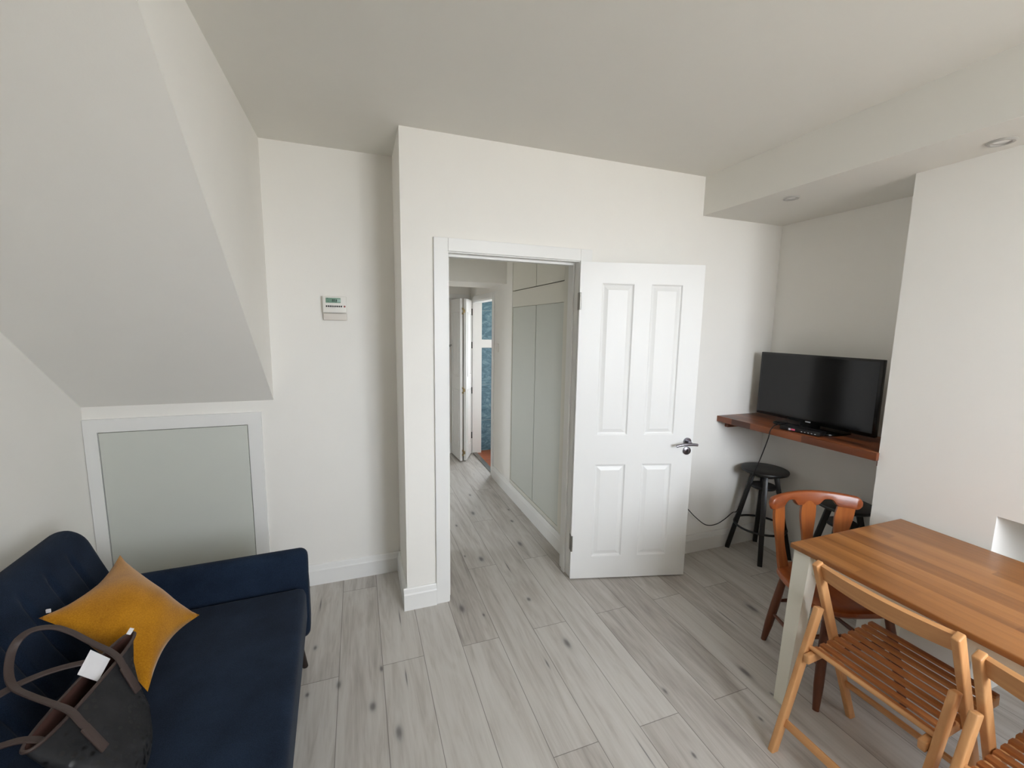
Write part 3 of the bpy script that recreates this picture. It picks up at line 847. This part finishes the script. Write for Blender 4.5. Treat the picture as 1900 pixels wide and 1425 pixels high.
# splats: wide waisted boards leaning back, following the bow of the rail
def bow(x): return -.050*(x/.215)**2
def splat(x0, x1, wid):
    q = MB(); rr_ = []
    for i in range(13):
        t = i/12
        z = .435+.325*t
        x = x0+(x1-x0)*t
        wv = wid*(1.0 + .16*math.cos(2*PI*(t*1.25+.02)))*(.86+.2*t)
        yc = .158 + .052*t + .012*math.sin(PI*t) + bow(x)*(.55+.45*t)
        ang = math.atan2(-.100*x/.215**2, 1)
        dx = Vector((math.cos(ang), math.sin(ang), 0)); dn = Vector((-dx.y, dx.x, 0))
        c_ = Vector((x, yc, z))
        rr_.append([c_+dx*wv/2-dn*.007, c_+dx*wv/2+dn*.007, c_-dx*wv/2+dn*.007, c_-dx*wv/2-dn*.007])
    q.rings(rr_)
    return q.build('splat', M['cherry_z'], wc, angle=35)
splat(-.140, -.172, .060); splat(0, .004, .064); splat(.140, .178, .066)
# scalloped top rail
q = MB(); rr_ = []
N = 60
for i in range(N+1):
    a = -1+2*i/N; x = .006+a*.232
    yc = .212 + bow(x) + .004
    e = min(1.0, (1-abs(a))/.10)
    er = math.sqrt(max(0.0, 1-(1-e)**2))
    ztop = .808 - .016*a*a
    low = .735 - .006*a*a
    for cx in (-.46, .40):
        low += .034*math.exp(-((a-cx*1.0)/.15)**4)
    mid = (ztop+low)/2
    zt = mid+(ztop-mid)*max(er, .35); zl = mid+(low-mid)*max(er, .35)
    hw = .013*max(er, .5)
    ang = math.atan2(-.100*x/.215**2, 1)
    dn = Vector((-math.sin(ang), math.cos(ang), 0))
    b_ = Vector((x, yc, 0)); Z = lambda z_: Vector((0, 0, z_))
    rr_.append([b_-dn*hw+Z(zl+.004), b_-dn*(hw*.6)+Z(zl), b_+dn*(hw*.6)+Z(zl), b_+dn*hw+Z(zl+.004), b_+dn*(hw)+Z(zt-.006)+dn*.004, b_+dn*(hw*.6)+Z(zt), b_-dn*(hw*.6)+Z(zt), b_-dn*hw+Z(zt-.006)])
q.rings(rr_); q.build('top_rail', M['cherry_x'], wc, angle=50)

# ------------------------------------------------------------------ sofa (front = +x, far arm at y = 0 of its own frame)
SFX, SFY, SRZ = -0.262, 2.105, math.radians(2.5)
sf = empty('sofa', (SFX, SFY, 0), SRZ, 'navy blue fabric sofa with channelled back and slim arms', 'sofa')
SL = 1.78
def ring_profile(prof, y, ins):
    cx = sum(p[0] for p in prof)/len(prof); cz = sum(p[1] for p in prof)/len(prof)
    out = []
    for x, z in prof:
        d = Vector((x-cx, 0, z-cz)); L_ = d.length
        out.append(Vector((cx, y, cz)) + d*max(0.02, (L_-ins)/L_))
    return out
def dense(prof, k=5):
    P = [Vector((x, 0, z)) for x, z in prof]
    out = []
    n = len(P)
    for i in range(n):
        p0, p1, p2, p3 = P[i-1], P[i], P[(i+1) % n], P[(i+2) % n]
        for j in range(k):
            t = j/k
            v = 0.5*((2*p1)+(p2-p0)*t+(2*p0-5*p1+4*p2-p3)*t*t+(3*p1-p0-3*p2+p3)*t**3)
            out.append((v.x, v.z))
    return out
bp = dense([(-.665, .42), (-.72, .56), (-.765, .675), (-.798, .748), (-.842, .780), (-.888, .772), (-.918, .732), (-.922, .66), (-.875, .25), (-.80, .20), (-.70, .24)], 4)
q = MB(); rr_ = []
seams = [-.100-.134*i for i in range(12)]
ylist = []
R_ = .045
for t_ in (0, .15, .3, .5, .7, .85, 1): ylist.append((.055 - R_*(1-math.cos(t_*PI/2)), R_*(1-math.sin(t_*PI/2))))
ys_ = []
yy = .055-R_-.004
while yy > -SL+R_+.0: ys_.append(yy); yy -= .008
ylist += [(v, 0) for v in ys_]
for t_ in (1, .85, .7, .5, .3, .15, 0): ylist.append((-SL-.012 + R_*(1-math.cos(t_*PI/2)), R_*(1-math.sin(t_*PI/2))))
for yv, ins in ylist:
    g = max([math.exp(-((yv-s)/.011)**2) for s in seams])
    pr = []
    for (x, z) in bp:
        front = 1.0 if (x > -.80 and .40 < z < .70) else 0.0
        if .68 < z and x > -.83: front = max(0.0, min(1.0, (.742-z)/.05))
        pr.append((x - .012*g*front, z - .006*g*front))
    rr_.append(ring_profile(pr, yv, ins))
q.rings(rr_); q.build('backrest', M['navy'], sf, angle=80)
# arms: slim, leaning slightly outwards
def arm(yi, s):
    q = MB()
    prof = [(0, .19), (.018, .45), (.030, .545), (.046, .572), (.070, .580), (.094, .570), (.108, .540), (.112, .45), (.105, .19)]
    pr = dense([(a, b) for a, b in prof], 3)
    rr_ = []
    for t_ in (0, .2, .4, .6, .8, 1):
        rr_.append(ring_profile(pr, -.84+.03*(1-math.cos(t_*PI/2)), .03*(1-math.sin(t_*PI/2))))
    for x in (-.6, -.4, -.2): rr_.append(ring_profile(pr, x, 0))
    for t_ in (1, .8, .6, .4, .2, 0):
        rr_.append(ring_profile(pr, .012-.035*(1-math.cos(t_*PI/2)), .035*(1-math.sin(t_*PI/2))))
    # ring_profile lays (a,z) across x at station y: swap so stations run along x
    rr_ = [[Vector((p.y, yi + s*p.x, p.z)) for p in r_] for r_ in rr_]
    q.rings(rr_); return q.build('armrest', M['navy'], sf, angle=80)
arm(-.115, 1); arm(-SL+.115, -1)
q = MB(); q.box(-.72, .006, -SL+.116, -.116, .27, .440, .034, 5); q.build('seat_cushion', M['navy'], sf)
q = MB(); q.box(-.80, -.012, -SL+.05, -.05, .15, .272, .015, 3); q.build('base', M['navy'], sf)
for lx, ly in ((-.05, -.09), (-.05, -SL+.09), (-.76, -.09), (-.76, -SL+.09)):
    q = MB(); dx = .03 if lx > -.3 else -.03
    q.rod((lx+dx, ly+(.02 if ly > -.5 else -.02), 0), (lx, ly, .16), .013, .022, n=14); q.build('leg', M['darkleg'], sf)

# ------------------------------------------------------------------ mustard cushion
T, L_, R2, B = Vector((-.905, 2.00, .690)), Vector((-.955, 1.632, .688)), Vector((-.597, 1.80, .500)), Vector((-.645, 1.49, .466))
q = MB(); n = 28
nrm = ((R2-L_).cross(T-B)).normalized()
if nrm.x < 0: nrm = -nrm
cen = (T+L_+R2+B)/4
def cush(s, t, side):
    # s, t in 0..1, corners B (0,0) R (1,0) T (1,1) L (0,1)
    p = B*(1-s)*(1-t)+R2*s*(1-t)+T*s*t+L_*(1-s)*t
    es, et = math.sin(PI*s), math.sin(PI*t)
    a, b = 2*s-1, 2*t-1
    pin = .19
    # pull edge middles towards the centre
    d = (R2-B + T-L_)*.5; e_ = (L_-B + T-R2)*.5
    p = p - d*(a**3)*pin*et*.5 - e_*(b**3)*pin*es*.5
    h = .082*(max(es, 0)*max(et, 0))**.62
    wr = .004*math.sin(9*s+5*t)+.003*math.sin(17*t-6*s)
    return p + nrm*side*(h + wr*es*et)
for side in (1, -1):
    vs = [[q.bm.verts.new(cush(i/n, j/n, side)-cen) for j in range(n+1)] for i in range(n+1)]
    for i in range(n):
        for j in range(n):
            q.bm.faces.new((vs[i][j], vs[i+1][j], vs[i+1][j+1], vs[i][j+1]))
bmesh.ops.remove_doubles(q.bm, verts=q.bm.verts, dist=.0004)
cu = empty('cushion', cen, 0, 'mustard yellow velvet cushion leaning in the corner of the navy sofa', 'cushion')
q.build('cover', M['mustard'], cu, angle=80)
q = MB(); q.box(-.006, .006, -.002, .002, -.006, .006, .0008, 1, Matrix.Translation(L_.lerp(T, .12)-cen + Vector((0, -.01, .0)))); tag(q.build('care_label', M['card'], cu), 'tiny white care label')

# ------------------------------------------------------------------ tote bag on the seat
bg = empty('tote_bag', (-.655, 1.33, .441), 0, 'black textured tote bag with brown straps lying open on the sofa seat', 'bag')
def bring(cx, cy, hxr, hyr, z, sk, tilt=0, n=40, e=.8):
    out = []
    for i in range(n):
        a = 2*PI*i/n
        ca, sa = math.cos(a), math.sin(a)
        x = math.copysign(abs(ca)**e, ca)*hxr; yv = math.copysign(abs(sa)**e, sa)*hyr
        out.append(Vector((cx+x-sk*yv, cy+yv, z+tilt*yv)))
    return out
levels = [(-.006, -.02, .078, .128, .0, .32), (-.004, -.02, .090, .146, .010, .31), (-.008, -.015, .088, .154, .05, .26), (-.022, -.005, .070, .163, .09, .18), (-.042, .010, .052, .177, .135, .05), (-.058, .025, .034, .186, .175, -.08), (-.062, .030, .028, .188, .190, -.12)]
q = MB(); q.rings([bring(a, b, c_, d_, z, sk, .10*z) for a, b, c_, d_, z, sk in levels], True, False)
q.build('bag_body', M['bag'], bg, angle=80)
q = MB(); q.rings([bring(a, b, c_-.004, d_-.004, z+.002, sk, .10*z) for a, b, c_, d_, z, sk in reversed(levels[1:])], False, True)
q.build('lining', M['baglining'], bg, angle=80)
rim = bring(-.062, .030, .029, .189, .190, -.12, .019)
q = MB(); q.tube(rim+[rim[0]], .0045, 8, 2); q.build('rim_binding', M['strap'], bg)
def W(p): return Vector(p) - Vector((-.655, 1.33, .441))
N1 = Vector((.5, .1, .85))
def handle(pts, nm='handle'):
    q = MB(); P_ = [W(p) for p in pts]
    q.strap(P_, .020, .006, [N1]*len(P_), 6)
    return q.build(nm, M['strap'], bg)
handle([(-.634, 1.402, .558), (-.655, 1.412, .602), (-.676, 1.428, .638), (-.705, 1.447, .656), (-.75, 1.466, .678), (-.80, 1.478, .716), (-.84, 1.478, .741), (-.88, 1.466, .747), (-.90, 1.44, .727),
        (-.892, 1.40, .69), (-.86, 1.355, .668), (-.80, 1.306, .667), (-.74, 1.266, .664), (-.69, 1.235, .656), (-.662, 1.218, .630), (-.642, 1.211, .604), (-.622, 1.205, .572)])
handle([(-.722, 1.44, .600), (-.728, 1.438, .632), (-.76, 1.42, .652), (-.82, 1.40, .658), (-.88, 1.37, .652), (-.93, 1.31, .64), (-.93, 1.25, .63), (-.88, 1.205, .628), (-.82, 1.20, .632), (-.765, 1.205, .632), (-.722, 1.20, .618), (-.712, 1.20, .585)])
for p0, p1 in (((-.626, 1.397, .545), (-.664, 1.418, .618)), ((-.614, 1.200, .560), (-.655, 1.213, .622))):
    q = MB(); a, b = W(p0), W(p1); q.beam(a, b, .026, .006, N1, .0025); q.build('strap_tab', M['strap'], bg)
q = MB(); q.beam(W((-.697, 1.535, .640)), W((-.692, 1.550, .650)), .012, .003, N1, .001, 1); tag(q.build('tag', M['card'], bg), 'small white tag')
# white card standing in the bag
pc = [Vector((-.7475, 1.450, .668)), Vector((-.697, 1.432, .640)), Vector((-.700, 1.372, .620)), Vector((-.752, 1.392, .640))]
cc = sum(pc, Vector())/4
q = MB(); nn = (pc[1]-pc[0]).cross(pc[2]-pc[0]).normalized()*.0008
q.rings([[p-cc-nn for p in pc], [p-cc+nn for p in pc]])
o = q.build('paper_card', M['card'], smooth=False); o.location = cc; tag(o, 'white card sticking out of the tote bag beside the yellow cushion', 'card')

# ------------------------------------------------------------------ light
wd_ = bpy.data.worlds.new('daylight'); SC.world = wd_; wd_.use_nodes = True
nt = wd_.node_tree
bgN = nt.nodes['Background']
tc = nt.nodes.new('ShaderNodeTexCoord'); sp = nt.nodes.new('ShaderNodeSeparateXYZ'); rp = nt.nodes.new('ShaderNodeValToRGB')
mm = nt.nodes.new('ShaderNodeMath'); mm.operation = 'MULTIPLY_ADD'; mm.inputs[1].default_value = .5; mm.inputs[2].default_value = .5
nt.links.new(tc.outputs['Generated'], sp.inputs[0]); nt.links.new(sp.outputs[2], mm.inputs[0]); nt.links.new(mm.outputs[0], rp.inputs['Fac'])
cr = rp.color_ramp
cr.elements[0].position = .40; cr.elements[0].color = (.44, .43, .40, 1)
cr.elements[1].position = .56; cr.elements[1].color = (.91, .97, 1.06, 1)
nt.links.new(rp.outputs['Color'], bgN.inputs['Color'])
bgN.inputs['Strength'].default_value = 24.2
def portal(name, x0, x1, z0, z1, y, toward):
    ld = bpy.data.lights.new(name, 'AREA'); ld.shape = 'RECTANGLE'; ld.size = x1-x0; ld.size_y = z1-z0
    ld.cycles.is_portal = True
    o = bpy.data.objects.new(name, ld); COL.objects.link(o)
    o.location = ((x0+x1)/2, y, (z0+z1)/2)
    o.rotation_euler = (PI/2 if toward > 0 else -PI/2, 0, 0)
    return o
portal('window_portal', WX0, WX1, WZ0, WZ1, YR-.41, 1)
pl = portal('added_window_portal', hw0, hw1, hz0, hz1, 0, 1)  # portal of the window added to brighten the hall
pl.location = (-1.41, (hw0+hw1)/2, (hz0+hz1)/2); pl.rotation_euler = (PI/2, 0, -PI/2)
portal('bathroom_window_portal', bw0, bw1, bz0, bz1, 5.31, -1)

# ------------------------------------------------------------------ camera
FPX, YAW, PITCH, ROLL, CH = 792.159, 0.347484, 0.133648, 0.0150577, 1.604
fwd = Vector((math.sin(YAW)*math.cos(PITCH), math.cos(YAW)*math.cos(PITCH), -math.sin(PITCH)))
right = Vector((math.cos(YAW), -math.sin(YAW), 0)); up = right.cross(fwd)
r2 = right*math.cos(ROLL)+up*math.sin(ROLL); u2 = -right*math.sin(ROLL)+up*math.cos(ROLL)
cd = bpy.data.cameras.new('camera'); cam = bpy.data.objects.new('camera', cd); COL.objects.link(cam)
cd.sensor_width = 36.0; cd.sensor_fit = 'HORIZONTAL'; cd.lens = 36.0*FPX/1900.0; cd.clip_start = .02
cam.matrix_world = Matrix(((r2.x, u2.x, -fwd.x, 0), (r2.y, u2.y, -fwd.y, 0), (r2.z, u2.z, -fwd.z, CH), (0, 0, 0, 1)))
SC.camera = cam

SC.view_settings.view_transform = 'Standard'
SC.view_settings.look = 'None'
SC.view_settings.gamma = 1.0
SC.view_settings.exposure = 0.0
SC.cycles.max_bounces = 14
SC.cycles.diffuse_bounces = 10
SC.cycles.use_denoising = True
